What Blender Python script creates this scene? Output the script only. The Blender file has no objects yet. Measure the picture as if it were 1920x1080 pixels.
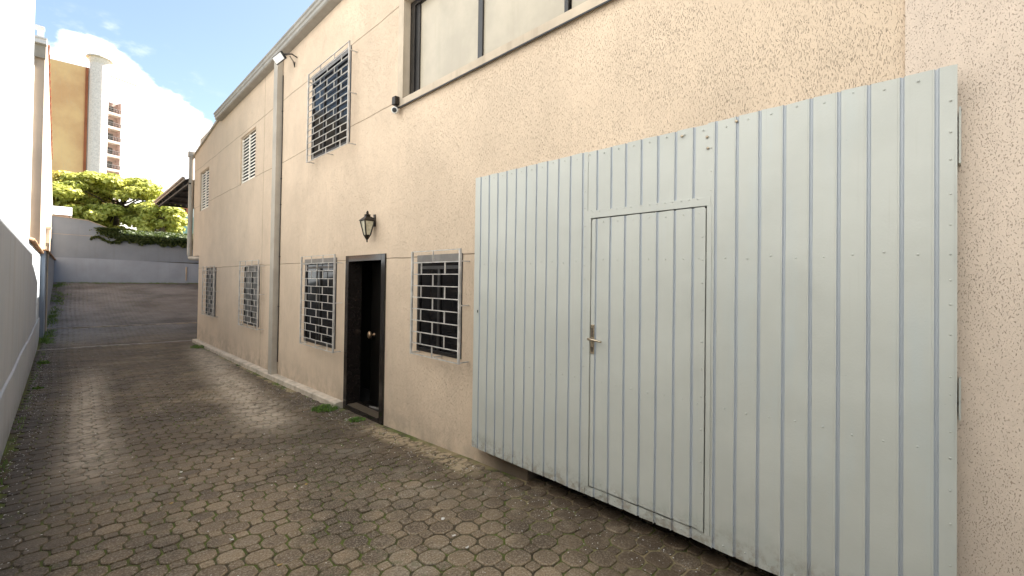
import bpy, math, random
from mathutils import Vector, Matrix
random.seed(7)
R = math.radians
scn = bpy.context.scene
col = scn.collection

# ------------------------------------------------------------------ camera
CZ = 2.0
ROLL, PITCH, YAW = .014, .013, .7726559985
cam_d = bpy.data.cameras.new("camera"); cam = bpy.data.objects.new("camera", cam_d)
col.objects.link(cam); scn.camera = cam
cam_d.sensor_width = 36; cam_d.lens = 16; cam_d.shift_y = -0.0122116
cam_d.shift_y *= -1
cam_d.clip_start = .02; cam_d.clip_end = 4000
f = Vector((math.sin(YAW)*math.cos(PITCH), math.cos(YAW)*math.cos(PITCH), math.sin(PITCH)))
r = Vector((math.cos(YAW), -math.sin(YAW), 0)); u = r.cross(f)
Rr = r*math.cos(ROLL) + u*math.sin(ROLL); Uu = u*math.cos(ROLL) - r*math.sin(ROLL)
m = Matrix((Rr, Uu, -f)).transposed().to_4x4(); m.translation = Vector((0, 0, CZ))
cam.matrix_world = m
cam_d.shift_y = -0.0122116

# ------------------------------------------------------------------ sun, sky, exposure
SUN = Vector((1, .14, 1.22)).normalized()
SEL = math.asin(SUN.z); SAZ = math.atan2(SUN.x, SUN.y)
ld = bpy.data.lights.new("sun", 'SUN'); ld.energy = 5.0; ld.angle = R(.5); ld.color = (1, .95, .87)
lo = bpy.data.objects.new("sun", ld); col.objects.link(lo)
lo.rotation_euler = SUN.to_track_quat('Z', 'Y').to_euler()
scn.view_settings.view_transform = 'Standard'; scn.view_settings.look = 'None'
scn.view_settings.exposure = 2.34; scn.view_settings.gamma = 1
w = bpy.data.worlds.new("World"); scn.world = w; w.use_nodes = True

class N:                                   # tiny node-writing helper
    def __init__(s, nt): s.nt = nt
    def n(s, t, ins=None, **kw):
        x = s.nt.nodes.new(t)
        for k, v in kw.items(): setattr(x, k, v)
        for k, v in (ins or {}).items(): s.put(x.inputs[k], v)
        return x
    def put(s, sock, v):
        if isinstance(v, bpy.types.NodeSocket): s.nt.links.new(v, sock)
        else:
            if isinstance(v, (tuple, list)) and len(v) == 3 and sock.type == 'RGBA': v = (*v, 1)
            sock.default_value = v
    def m(s, op, a, b=0, c=0, clamp=False):
        x = s.n('ShaderNodeMath', operation=op); x.use_clamp = clamp
        s.put(x.inputs[0], a); s.put(x.inputs[1], b); s.put(x.inputs[2], c); return x.outputs[0]
    def mix(s, fac, a, b, bt='MIX'):
        x = s.n('ShaderNodeMix', data_type='RGBA', blend_type=bt)
        s.put(x.inputs[0], fac); s.put(x.inputs[6], a); s.put(x.inputs[7], b); return x.outputs[2]
    def noise(s, vec, scale, det=3, rough=.5, dist=0):
        return s.n('ShaderNodeTexNoise', {'Vector': vec, 'Scale': scale, 'Detail': det, 'Roughness': rough, 'Distortion': dist}).outputs[0]
    def ramp(s, v, a, b, lo=0., hi=1.):
        x = s.n('ShaderNodeMapRange', interpolation_type='SMOOTHSTEP')
        for i, q in enumerate((v, a, b, lo, hi)): s.put(x.inputs[i], q)
        return x.outputs[0]
    def pos(s): return s.n('ShaderNodeNewGeometry').outputs['Position']
    def xyz(s, v): o = s.n('ShaderNodeSeparateXYZ', {0: v}).outputs; return o[0], o[1], o[2]
    def vec(s, x, y, z): return s.n('ShaderNodeCombineXYZ', {0: x, 1: y, 2: z}).outputs[0]
    def scl(s, v, sc): return s.n('ShaderNodeVectorMath', {0: v, 1: sc}, operation='MULTIPLY').outputs[0]

nt = w.node_tree; nt.nodes.clear(); g = N(nt)
sky = g.n('ShaderNodeTexSky', sky_type='NISHITA', sun_disc=False, sun_elevation=SEL, sun_rotation=SAZ,
          air_density=1.0, dust_density=1.2, ozone_density=1.6)
d = g.n('ShaderNodeTexCoord').outputs['Generated']
dn = g.n('ShaderNodeVectorMath', {0: d}, operation='NORMALIZE').outputs[0]
dx, dy, dz = g.xyz(dn)
cdir = Vector((.01, .985, .135)).normalized()
dot = g.n('ShaderNodeVectorMath', {0: dn, 1: tuple(cdir)}, operation='DOT_PRODUCT').outputs[1]
n1 = g.noise(g.scl(dn, (1, 1, 1.5)), 7, 6, .55)
n2 = g.noise(g.scl(dn, (1, 1, 1.8)), 22, 5, .55)
edge = g.m('ADD', dot, g.m('ADD', g.m('MULTIPLY', g.m('SUBTRACT', n1, .5), .022), g.m('MULTIPLY', g.m('SUBTRACT', n2, .5), .014)))
mask = g.ramp(edge, .9755, .979)
oth = g.m('MULTIPLY', g.ramp(g.noise(g.scl(dn, (1, 1, 2.2)), 2.2, 7, .55), .52, .66), g.ramp(dy, .15, -.2))
wisp = g.m('MULTIPLY', g.ramp(n2, .5, .75), g.ramp(edge, .965, .978, 0, .35))
cm = g.m('MAXIMUM', g.m('MAXIMUM', mask, oth), wisp)
horiz = g.m('MULTIPLY', g.ramp(dz, .10, .0), .6)
cm = g.m('MAXIMUM', cm, horiz)
cloudc = g.mix(g.noise(dn, 9, 4), (5.3, 5.3, 5.5), (6.3, 6.3, 6.4))
skyc = g.mix(1.0, sky.outputs[0], (1.0, .94, .82), 'MULTIPLY')
bg = g.n('ShaderNodeBackground', {'Color': g.mix(cm, skyc, cloudc), 'Strength': .062})
g.n('ShaderNodeOutputWorld', {0: bg.outputs[0]})

# ------------------------------------------------------------------ materials
def new_mat(name):
    mt = bpy.data.materials.new(name); mt.use_nodes = True; mt.node_tree.nodes.clear()
    return mt, N(mt.node_tree)
def finish(gg, base, rough=.6, bump=None, bstr=.4, bdist=.01, **kw):
    ins = {'Base Color': base, 'Roughness': rough}
    for k, v in kw.items(): ins[k.replace('_', ' ')] = v
    p = gg.n('ShaderNodeBsdfPrincipled', ins)
    if bump is not None:
        b = gg.n('ShaderNodeBump', {'Height': bump, 'Strength': bstr, 'Distance': bdist})
        gg.nt.links.new(b.outputs[0], p.inputs['Normal'])
    gg.n('ShaderNodeOutputMaterial', {0: p.outputs[0]})
def mat(name, c, rough=.6, var=.12, vs=3., bs=60., bstr=.2, bdist=.004, stain=None, **kw):
    mt, q = new_mat(name); P = q.pos()
    n = q.noise(P, vs, 5, .6)
    lo_, hi_ = [max(0, x*(1-var)) for x in c], [min(1, x*(1+var)) for x in c]
    b = q.mix(q.ramp(n, .3, .7), tuple(lo_), tuple(hi_))
    if stain:
        x, y, z = q.xyz(P)
        st = q.noise(q.vec(q.m('MULTIPLY', x, 5.), q.m('MULTIPLY', y, 5.), q.m('MULTIPLY', z, .5)), 1, 5, .65)
        b = q.mix(q.ramp(st, .5, .8, 0, stain[0]), b, stain[1])
    finish(q, b, rough, q.noise(P, bs, 4), bstr, bdist, **kw)
    return mt

def stucco_mat(name, base, gsy, gsz, th0, th1, depth, gd, joints=True):
    mt, q = new_mat(name); P = q.pos(); x, y, z = q.xyz(P)
    wob = q.noise(P, 9, 2); h = q.m('ADD', x, y)
    warp = q.m('MULTIPLY', q.m('SUBTRACT', wob, .5), .05)
    yy = q.m('ADD', h, warp)
    v = q.vec(0, q.m('MULTIPLY', yy, gsy), q.m('MULTIPLY', z, gsz))
    n = q.noise(v, 1, 2, .55, .6)
    dens = q.m('MULTIPLY', q.m('SUBTRACT', q.noise(P, 2.2, 4, .6), .5), .13)
    gr = q.ramp(q.m('ADD', n, dens), th1, th0)           # 1 inside a groove
    fine = q.noise(P, 130, 4, .6)
    mid = q.noise(q.vec(0, q.m('MULTIPLY', h, 20), q.m('MULTIPLY', z, 7)), 1, 3)
    big = q.noise(q.vec(0, q.m('MULTIPLY', h, .9), q.m('MULTIPLY', z, .7)), 1, 6, .62)
    drip = q.noise(q.vec(0, q.m('MULTIPLY', h, 6), q.m('MULTIPLY', z, .35)), 1, 4, .6)
    c = q.mix(q.ramp(big, .3, .7), tuple(k*.9 for k in base), tuple(min(1, k*1.06) for k in base))
    c = q.mix(q.ramp(drip, .55, .8, 0, .22), c, tuple(k*.62 for k in base))
    c = q.mix(q.m('MULTIPLY', gr, gd), c, (base[0]*.42, base[1]*.32, base[2]*.24))
    hi = q.ramp(q.noise(q.vec(0, q.m('MULTIPLY', yy, gsy*.8), q.m('MULTIPLY', z, gsz*.9)), 1, 3, .6), .56, .7, 0, .3)
    c = q.mix(hi, c, tuple(min(1, k*1.3) for k in base))
    c = q.mix(q.ramp(mid, .35, .7, .10, 0), c, tuple(k*.55 for k in base))
    splash = q.m('MULTIPLY', q.ramp(z, .75, .1), q.ramp(q.noise(P, 4, 5, .65), .35, .65))
    c = q.mix(q.m('MULTIPLY', splash, .4), c, (.16, .13, .10))
    foot = q.m('MULTIPLY', q.ramp(z, .50, .33), q.ramp(y, 3.6, 3.0))  # shade under the gate, painted dark onto the wall foot
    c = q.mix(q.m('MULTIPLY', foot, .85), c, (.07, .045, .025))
    H = q.m('ADD', q.m('MULTIPLY', gr, -1.), q.m('ADD', q.m('MULTIPLY', mid, .45), q.m('MULTIPLY', fine, .22)))
    if joints:
        wz = q.m('ADD', z, q.m('MULTIPLY', q.m('SUBTRACT', q.noise(P, 1.1, 3), .5), .05))
        jm = 0
        for zz in (2.27, 4.22, 5.42):
            jm = q.m('MAXIMUM', jm, q.ramp(q.m('ABSOLUTE', q.m('SUBTRACT', wz, zz)), .009, .003))
        far = q.m('MULTIPLY', jm, q.m('LESS_THAN', y, 3.3) if False else q.m('GREATER_THAN', y, 3.2))
        jv = q.ramp(q.m('ABSOLUTE', q.m('SUBTRACT', y, 10.5)), .014, .005)
        j = q.m('MAXIMUM', far, jv)
        c = q.mix(q.m('MULTIPLY', j, .6), c, (base[0]*.30, base[1]*.26, base[2]*.2))
        H = q.m('SUBTRACT', H, q.m('MULTIPLY', j, 1.5))
    finish(q, c, .88, H, .9, depth)
    return mt

WALLC = (.64, .488, .345)
M = {}
M['stucco'] = stucco_mat('stucco', WALLC, 225, 48, .29, .42, .0065, .10)
M['stucco_smooth'] = stucco_mat('stucco_smooth', (.655, .52, .405), 210, 95, .335, .38, .0065, .5, False)
M['wall_trim'] = mat('wall_trim', (.50, .40, .29), .8, .12, 2, 60, .3, .004, (.5, (.2, .15, .1)))
M['plinth'] = mat('plinth', (.52, .43, .33), .85, .22, 5, 40, .5, .006, (.6, (.14, .11, .07)))
M['grey_trim'] = mat('grey_trim', (.38, .33, .265), .55, .12, 2, 50, .15, .003, (.35, (.16, .13, .1)))
M['gutter_metal'] = mat('gutter_metal', (.29, .265, .225), .5, .12, 2, 50, .15, .003, (.35, (.13, .11, .09)))
M['dark'] = mat('dark', (.012, .010, .009), .9)
M['granite'] = mat('granite', (.016, .012, .010), .12, .2, 30, 80, .03, .001)
M['black_leaf'] = mat('black_leaf', (.006, .005, .004), .3, .3, 8, 60, .05, .001, Specular_IOR_Level=.2)
M['black_frame'] = mat('black_frame', (.018, .015, .013), .35, .3, 6)
M['glass_dark'] = mat('glass_dark', (.008, .007, .007), .07, .3, 3, 3, .02, .002, Specular_IOR_Level=.2)
M['glass_curtain'] = mat('glass_curtain', (.13, .12, .105), .3, .6, 6, 5, .05, .002, Specular_IOR_Level=.25)
M['film'] = mat('film', (.41, .345, .25), .32, .10, 2.2, 4, .04, .004, (.55, (.33, .27, .18)))
M['grille'] = mat('grille', (.47, .43, .38), .45, .25, 9, 80, .2, .002)
M['top_band'] = mat('top_band', (.17, .15, .13), .4, .2, 6)
M['shutter'] = mat('shutter', (.86, .78, .66), .55, .1, 6)
M['rubber'] = mat('rubber', (.02, .02, .02), .6)
M['iron'] = mat('iron', (.030, .024, .018), .42, .5, 40, 90, .5, .002, Metallic=.5)
M['frost'] = mat('frost', (.50, .45, .32), .2, .25, 12)
M['white_plastic'] = mat('white_plastic', (.75, .72, .66), .35)
M['brass'] = mat('brass', (.34, .22, .13), .3, .25, 30, Metallic=.7)
M['steel'] = mat('steel', (.50, .40, .28), .28, .3, 60, Metallic=.85)
M['steel_dark'] = mat('steel_dark', (.10, .075, .05), .4, .3, 60)
M['tile'] = mat('tile', (.42, .25, .14), .8, .4, 8, 30, .5, .01)
M['paper'] = mat('paper', (.62, .58, .52), .7, .25, 9)
M['leaf_litter'] = mat('leaf_litter', (.42, .27, .07), .7, .3, 9)

def gate_mat():
    mt, q = new_mat('gate_paint'); P = q.pos(); x, y, z = q.xyz(P)
    base = (.47, .46, .40)
    n = q.noise(P, 1.4, 5, .6); n2 = q.noise(q.vec(x, q.m('MULTIPLY', y, 3), q.m('MULTIPLY', z, .6)), 1.3, 5, .6)
    c = q.mix(q.ramp(n, .3, .7), tuple(k*.93 for k in base), tuple(k*1.04 for k in base))
    c = q.mix(q.ramp(n2, .52, .75, 0, .35), c, (.43, .475, .47))
    at = q.n('ShaderNodeAttribute', attribute_name='tone').outputs['Fac']
    c = q.mix(at, c, (.40, .415, .425))  # rib grooves: their shade and bluish sky reflection put into the colour
    sp = q.noise(P, 55, 3, .5)
    c = q.mix(q.ramp(sp, .73, .80, 0, .35), c, (.25, .26, .24))
    c = q.mix(q.m('MULTIPLY', q.ramp(z, .75, .45), q.ramp(q.noise(P, 7, 4, .6), .4, .7, 0, .35)), c, (.30, .33, .28))
    dr = q.noise(q.vec(x, q.m('MULTIPLY', y, 42), q.m('MULTIPLY', z, .8)), 1, 4, .6)
    c = q.mix(q.ramp(dr, .62, .8, 0, .30), c, (.33, .29, .22))
    mud = q.m('MULTIPLY', q.ramp(z, .62, .43), q.ramp(q.noise(P, 16, 5, .7), .42, .65, 0, .6))
    c = q.mix(mud, c, (.20, .15, .10))
    H = q.m('ADD', q.m('MULTIPLY', q.noise(P, 2.2, 3), 1.), q.m('MULTIPLY', q.noise(P, 90, 3), .05))
    finish(q, c, .38, H, .5, .03)
    return mt
M['gate'] = gate_mat()
M['gate_gap'] = mat('gate_gap', (.05, .04, .03), .8)

def left_wall_mat():
    mt, q = new_mat('left_paint'); P = q.pos(); x, y, z = q.xyz(P)
    n = q.noise(P, .8, 6, .65)
    c = q.mix(q.ramp(n, .3, .7), (.40, .445, .49), (.46, .49, .525))
    st = q.noise(q.vec(q.m('MULTIPLY', x, 6), q.m('MULTIPLY', y, 3.2), q.m('MULTIPLY', z, .22)), 1, 5, .65)
    c = q.mix(q.ramp(st, .48, .75, 0, .40), c, (.30, .29, .27))
    sp = q.m('MULTIPLY', q.ramp(z, .5, .05), q.ramp(q.noise(P, 6, 4, .65), .35, .65))
    c = q.mix(q.m('MULTIPLY', sp, .5), c, (.12, .11, .085))
    H = q.m('ADD', q.noise(q.vec(q.m('MULTIPLY', x, 1), q.m('MULTIPLY', y, 30), q.m('MULTIPLY', z, 8)), 1, 3), q.m('MULTIPLY', q.noise(P, 120, 3), .4))
    finish(q, c, .85, H, .22, .005)
    return mt
M['left'] = left_wall_mat()
M['back'] = mat('back_paint', (.20, .24, .295), .85, .08, .9, 60, .3, .006, (.35, (.14, .15, .17)))
M['back_low'] = mat('back_paint_low', (.285, .34, .425), .85, .07, 1.2, 60, .3, .006, (.3, (.22, .24, .27)))
M['beige_far'] = mat('beige_far', (.50, .40, .31), .85, .08, .8)

def paver_mat():
    mt, q = new_mat('paver'); P = q.pos(); x, y, z = q.xyz(P)
    a = q.n('ShaderNodeAttribute', attribute_name='tone').outputs['Fac']
    c = q.mix(a, (.122, .080, .044), (.275, .193, .110))
    n = q.noise(P, .75, 6, .65)
    c = q.mix(q.ramp(n, .44, .62, 0, .72), c, (.050, .032, .017))
    n3 = q.noise(q.vec(x, y, 5.), 1.9, 5, .6)
    c = q.mix(q.ramp(n3, .52, .70, 0, .5), c, (.27, .225, .165))
    grain = q.noise(P, 85, 6, .75)
    c = q.mix(q.ramp(grain, .48, .68, 0, .75), c, (.42, .36, .27))
    c = q.mix(q.ramp(grain, .5, .34, 0, .6), c, (.03, .024, .018))
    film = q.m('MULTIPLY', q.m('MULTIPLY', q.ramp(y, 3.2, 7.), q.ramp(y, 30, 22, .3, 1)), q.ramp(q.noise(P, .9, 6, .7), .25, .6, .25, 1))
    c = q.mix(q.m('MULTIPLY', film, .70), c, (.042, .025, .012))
    # pale strips along the drive
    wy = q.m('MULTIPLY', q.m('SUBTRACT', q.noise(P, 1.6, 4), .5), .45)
    def pale_strip(c0, b, hw, y0, y1, y2, y3):
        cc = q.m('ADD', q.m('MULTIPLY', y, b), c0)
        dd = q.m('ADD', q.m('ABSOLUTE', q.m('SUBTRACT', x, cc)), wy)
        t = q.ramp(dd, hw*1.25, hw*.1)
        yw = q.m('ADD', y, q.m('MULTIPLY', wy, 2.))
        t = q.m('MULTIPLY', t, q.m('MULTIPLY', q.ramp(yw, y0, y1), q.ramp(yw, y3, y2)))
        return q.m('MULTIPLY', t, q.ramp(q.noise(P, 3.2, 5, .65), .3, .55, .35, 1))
    t = q.m('MAXIMUM', pale_strip(-.03, .03, .32, 4.9, 6.3, 9.5, 15), pale_strip(1.35, .085, .40, 5.6, 6.6, 13, 17.5))
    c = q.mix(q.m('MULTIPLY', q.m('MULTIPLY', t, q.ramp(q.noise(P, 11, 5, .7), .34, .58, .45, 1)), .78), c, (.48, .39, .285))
    # rusty damp dirt along the gate and the right wall foot
    dmp = q.m('MULTIPLY', q.ramp(q.m('ADD', x, wy), 1.9, 2.75), q.ramp(y, 7.5, 4.))
    c = q.mix(q.m('MULTIPLY', dmp, q.ramp(q.noise(P, 5, 5, .7), .3, .6, .2, .8)), c, (.050, .028, .012))
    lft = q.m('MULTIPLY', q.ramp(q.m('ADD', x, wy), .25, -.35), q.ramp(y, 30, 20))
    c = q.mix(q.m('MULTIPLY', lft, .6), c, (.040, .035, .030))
    ped = q.m('MULTIPLY', q.m('MULTIPLY', q.ramp(q.m('ADD', x, q.m('MULTIPLY', wy, .5)), 2.52, 2.68), q.ramp(y, 3.0, 3.4)), q.ramp(y, 5.5, 5.2))
    c = q.mix(q.m('MULTIPLY', ped, q.ramp(q.noise(P, 14, 4, .6), .38, .55, .1, .9)), c, (.36, .27, .16))
    mossn = q.m('MULTIPLY', q.ramp(q.noise(P, 1.3, 4, .6), .52, .66), q.ramp(q.noise(P, 24, 3), .55, .65))
    c = q.mix(q.m('MULTIPLY', mossn, .5), c, (.06, .075, .015))
    fy = q.m('MULTIPLY', q.ramp(y, 16.5, 21), .78)
    c = q.mix(fy, c, q.mix(q.ramp(q.noise(P, .5, 5, .6), .35, .65), (.075, .078, .085), (.20, .205, .215)))
    spk = q.noise(P, 70, 2, .5)
    c = q.mix(q.ramp(spk, .72, .76, 0, .8), c, (.5, .46, .4))
    H = q.m('ADD', q.m('MULTIPLY', grain, .6), q.noise(P, 60, 3))
    finish(q, c, .8, H, .55, .005)
    return mt
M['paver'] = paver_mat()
def joint_mat():
    mt, q = new_mat('joint_dirt'); P = q.pos(); x, y, z = q.xyz(P)
    c = q.mix(q.ramp(q.noise(P, 30, 4), .35, .65), (.05, .036, .018), (.10, .075, .042))
    ms = q.m('MULTIPLY', q.ramp(q.noise(q.vec(x, y, 0.), 1.25, 4, .6), .36, .50), q.ramp(q.noise(P, 9, 4, .6), .36, .56))
    c = q.mix(ms, c, q.mix(q.noise(P, 60, 2), (.05, .065, .008), (.14, .165, .025)))
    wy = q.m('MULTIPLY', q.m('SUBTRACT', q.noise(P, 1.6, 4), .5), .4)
    def pale_strip(c0, b, hw, y0, y1):  # same pale strips, in the joints
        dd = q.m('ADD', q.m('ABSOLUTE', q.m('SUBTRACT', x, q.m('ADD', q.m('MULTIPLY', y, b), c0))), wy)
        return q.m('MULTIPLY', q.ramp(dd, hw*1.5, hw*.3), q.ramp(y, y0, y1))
    t = q.m('MAXIMUM', pale_strip(-.03, .03, .32, 4.6, 6.0), pale_strip(1.35, .085, .4, 5.6, 6.4))
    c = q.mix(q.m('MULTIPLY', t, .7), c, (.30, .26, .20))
    sand = q.m('MULTIPLY', q.ramp(x, 2.3, 2.6), q.ramp(q.noise(P, 3, 3), .4, .6))
    c = q.mix(q.m('MULTIPLY', sand, .8), c, (.30, .22, .12))
    finish(q, c, .95, q.noise(P, 90, 5, .7), .8, .012)
    return mt
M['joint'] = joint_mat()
M['cement'] = mat('cement', (.24, .21, .18), .85, .4, 5, 50, .5, .006)
M['unseen_street'] = mat('unseen_street', (.30, .28, .25), .9, .2, 1, 40, .5, .01)
M['ground'] = mat('ground', (.07, .075, .035), .95, .3, 1, 8, .5, .05)

def leaf_mat(name, a, b, trans=.35):
    mt, q = new_mat(name)
    t = q.n('ShaderNodeAttribute', attribute_name='tone').outputs['Fac']
    c = q.mix(t, a, b)
    p = q.n('ShaderNodeBsdfPrincipled', {'Base Color': c, 'Roughness': .55})
    tr = q.n('ShaderNodeBsdfTranslucent', {'Color': c})
    mx = q.n('ShaderNodeMixShader', {0: trans, 1: p.outputs[0], 2: tr.outputs[0]})
    q.n('ShaderNodeOutputMaterial', {0: mx.outputs[0]})
    return mt
M['leaf_tree'] = leaf_mat('leaf_tree', (.27, .31, .035), (.74, .72, .20))
M['leaf_orange'] = leaf_mat('leaf_orange', (.40, .36, .06), (.78, .64, .20))
M['leaf_ivy'] = leaf_mat('leaf_ivy', (.030, .055, .012), (.085, .12, .03))
M['leaf_weed'] = leaf_mat('leaf_weed', (.07, .14, .02), (.17, .27, .05))
M['leaf_grass'] = leaf_mat('leaf_grass', (.035, .055, .012), (.10, .13, .035))
M['bark'] = mat('bark', (.10, .075, .05), .9, .3, 6, 20, .8, .03)
M['orange_brick'] = mat('orange_brick', (1.0, .56, .28), .85, .2, .12, 6, .3, .05, (.3, (.7, .55, .42)))
M['red_brick'] = mat('red_brick', (.40, .13, .06), .85, .15, .5)
M['white_far'] = mat('white_far', (.80, .77, .75), .8, .05, .2)
M['pink_far'] = mat('pink_far', (.50, .38, .34), .8, .08, .8)
M['turret'] = mat('turret', (.88, .78, .74), .8, .12, 3, 4, .3, .05, (.25, (.6, .4, .34)))
M['teal'] = mat('teal', (.22, .42, .42), .7, .1, .3)
M['roof_far'] = mat('roof_far', (.70, .62, .55), .8, .1, 2)
M['canopy'] = mat('canopy', (.025, .023, .025), .7, .2, 3)
M['canopy_edge'] = mat('canopy_edge', (.35, .30, .26), .7, .2, 3)

# ------------------------------------------------------------------ mesh helpers
class MB:
    def __init__(s): s.v = []; s.f = []; s.t = []
    def add(s, vs, fs, tone=None):
        o = len(s.v); s.v += [tuple(p) for p in vs]
        s.f += [tuple(i+o for i in q) for q in fs]
        s.t += [tone if tone is not None else 0.]*len(fs); return s
    def box(s, x0, x1, y0, y1, z0, z1, tone=None):
        v = [(x, y, z) for z in (z0, z1) for y in (y0, y1) for x in (x0, x1)]
        return s.add(v, [(0, 2, 3, 1), (4, 5, 7, 6), (0, 1, 5, 4), (2, 6, 7, 3), (0, 4, 6, 2), (1, 3, 7, 5)], tone)
    def prism(s, poly, a0, a1, axis='y', tone=None):
        """poly: 2-D outline extruded along axis."""
        n = len(poly)
        def P(p, a):
            return {'y': (p[0], a, p[1]), 'x': (a, p[0], p[1]), 'z': (p[0], p[1], a)}[axis]
        v = [P(p, a0) for p in poly] + [P(p, a1) for p in poly]
        fs = [tuple(range(n))[::-1], tuple(range(n, 2*n))] + [(i, (i+1) % n, n+(i+1) % n, n+i) for i in range(n)]
        return s.add(v, fs, tone)
    def tube(s, pts, rad, seg=8, cap=True, tone=None):
        pts = [Vector(p) for p in pts]
        rads = rad if isinstance(rad, (list, tuple)) else [rad]*len(pts)
        vs = []; fs = []
        for i, p in enumerate(pts):
            t = (pts[min(i+1, len(pts)-1)] - pts[max(i-1, 0)]).normalized()
            a = Vector((0, 0, 1)) if abs(t.z) < .9 else Vector((1, 0, 0))
            e1 = t.cross(a).normalized(); e2 = t.cross(e1)
            for k in range(seg):
                an = 2*math.pi*k/seg
                vs.append(p + rads[i]*(math.cos(an)*e1 + math.sin(an)*e2))
        for i in range(len(pts)-1):
            for k in range(seg):
                fs.append((i*seg+k, i*seg+(k+1) % seg, (i+1)*seg+(k+1) % seg, (i+1)*seg+k))
        if cap: fs += [tuple(range(seg))[::-1], tuple(range((len(pts)-1)*seg, len(pts)*seg))]
        return s.add(vs, fs, tone)
    def lathe(s, c, prof, seg=12, axis='z', rot=0, tone=None):
        vs = []; fs = []; c = Vector(c)
        for rr, h in prof:
            for k in range(seg):
                an = 2*math.pi*k/seg + rot
                a, b = rr*math.cos(an), rr*math.sin(an)
                vs.append(c + (Vector((a, b, h)) if axis == 'z' else Vector((h, a, b)) if axis == 'x' else Vector((a, h, b))))
        for i in range(len(prof)-1):
            for k in range(seg):
                fs.append((i*seg+k, i*seg+(k+1) % seg, (i+1)*seg+(k+1) % seg, (i+1)*seg+k))
        fs += [tuple(range(seg))[::-1], tuple(range((len(prof)-1)*seg, len(prof)*seg))]
        return s.add(vs, fs, tone)
    def build(s, name, mt, parent=None, smooth=False, tone=False, bevel=0):
        me = bpy.data.meshes.new(name); me.from_pydata(s.v, [], s.f); me.materials.append(mt)
        if tone:
            at = me.attributes.new('tone', 'FLOAT', 'FACE')
            at.data.foreach_set('value', s.t)
        if smooth: me.polygons.foreach_set('use_smooth', [True]*len(me.polygons))
        me.update()
        o = bpy.data.objects.new(name, me); col.objects.link(o)
        if bevel:
            bm_ = o.modifiers.new('bevel', 'BEVEL'); bm_.width = bevel; bm_.segments = 2; bm_.limit_method = 'ANGLE'
        if parent: o.parent = parent; o.matrix_parent_inverse = parent.matrix_world.inverted() if False else Matrix.Translation(-parent.location)
        return o
def tag(o, label=None, cat=None, group=None, kind=None):
    if label: o['label'] = label
    if cat: o['category'] = cat
    if group: o['group'] = group
    if kind: o['kind'] = kind
    return o
def thing(name, loc, label, cat, group=None):
    o = bpy.data.objects.new(name, None); col.objects.link(o); o.location = loc; o.empty_display_size = .2
    return tag(o, label, cat, group)

# ------------------------------------------------------------------ ground and paving
GP = [(-400, .30), (2, .29), (3.5, .245), (5.3, .165), (6.5, .14), (9.5, .08), (14, .02), (17.4, 0), (18.2, .03),
      (21, .26), (24, .62), (27.5, 1.16), (31, 1.66), (31.2, 3.75), (33, 4.0), (36, 4.6), (45, 4.9), (120, 6), (3000, 6)]
def gz(y):
    for (a, za), (b, zb) in zip(GP, GP[1:]):
        if y <= b: return za + (zb-za)*(y-a)/(b-a)
    return GP[-1][1]
def LX(y): return -(.40 + .0105*y)          # face of the wall on the left of the alley
mb = MB()
xs = [-1500, -40, -8, -1, 1, 3, 6, 12, 40, 1500]
for i, (y, z) in enumerate(GP):
    for x in xs: mb.v.append((x, y, z-.035 - (.25 if abs(x) > 5 and y < 31 else 0)))
nx = len(xs)
for i in range(len(GP)-1):
    for k in range(nx-1):
        mb.f.append((i*nx+k, i*nx+k+1, (i+1)*nx+k+1, (i+1)*nx+k)); mb.t.append(.5)
tag(mb.build('ground', M['ground']), kind='structure')

mb = MB(); mb.box(-60, 60, -16, -4.6, .1, .285)  # unseen ground behind the camera, added pale to bounce light into the alley
tag(mb.build('unseen_street', M['unseen_street']), kind='structure')
mb = MB()                                    # bedding with moss and dirt between the pavers
ys = [-4 + .25*i for i in range(int(35/.25)+1)]
for y in ys:
    for x in (-.75, 0, 1, 2, 3.0, 8.5): mb.v.append((x, y, gz(y) - .011 + random.uniform(-.001, .001)))
for i in range(len(ys)-1):
    for k in range(5):
        if k == 4 and ys[i] < 17: continue
        mb.f.append((i*6+k, i*6+k+1, (i+1)*6+k+1, (i+1)*6+k)); mb.t.append(.5)
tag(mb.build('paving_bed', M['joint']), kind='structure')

mb = MB()
PITCHP = .178
ca, sa = math.cos(R(-44.8)), math.sin(R(-44.8))
def paver(cx, cy, shape, scale, tone, ang=0):
    z = gz(cy) + random.uniform(-.004, .003)
    tx, ty = random.gauss(0, .014), random.gauss(0, .014)
    sl = (gz(cy+.05)-gz(cy-.05))/.1
    n = len(shape); vs = []
    for ring, (k, dzz) in enumerate(((1.0, -.03), (1.0, -.0065), (.955, -.0018), (.90, 0))):
        for i, (a, b) in enumerate(shape):
            jit = 1 + (pj[i] if ring else pj[i])
            a2, b2 = a*k*jit*scale, b*k*jit*scale
            X, Y = a2*ca - b2*sa, a2*sa + b2*ca
            vs.append((cx+X, cy+Y, z + dzz + X*tx + Y*(ty+sl)))
    fs = []
    for rg in range(3):
        for i in range(n):
            fs.append((rg*n+i, rg*n+(i+1) % n, (rg+1)*n+(i+1) % n, (rg+1)*n+i))
    fs.append(tuple(range(3*n, 4*n)))
    mb.add(vs, fs, tone)
    for q_i in range(len(fs)-1): mb.t[len(mb.t)-len(fs)+q_i] = min(1.6, tone+.75) if q_i >= n else tone
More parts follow.
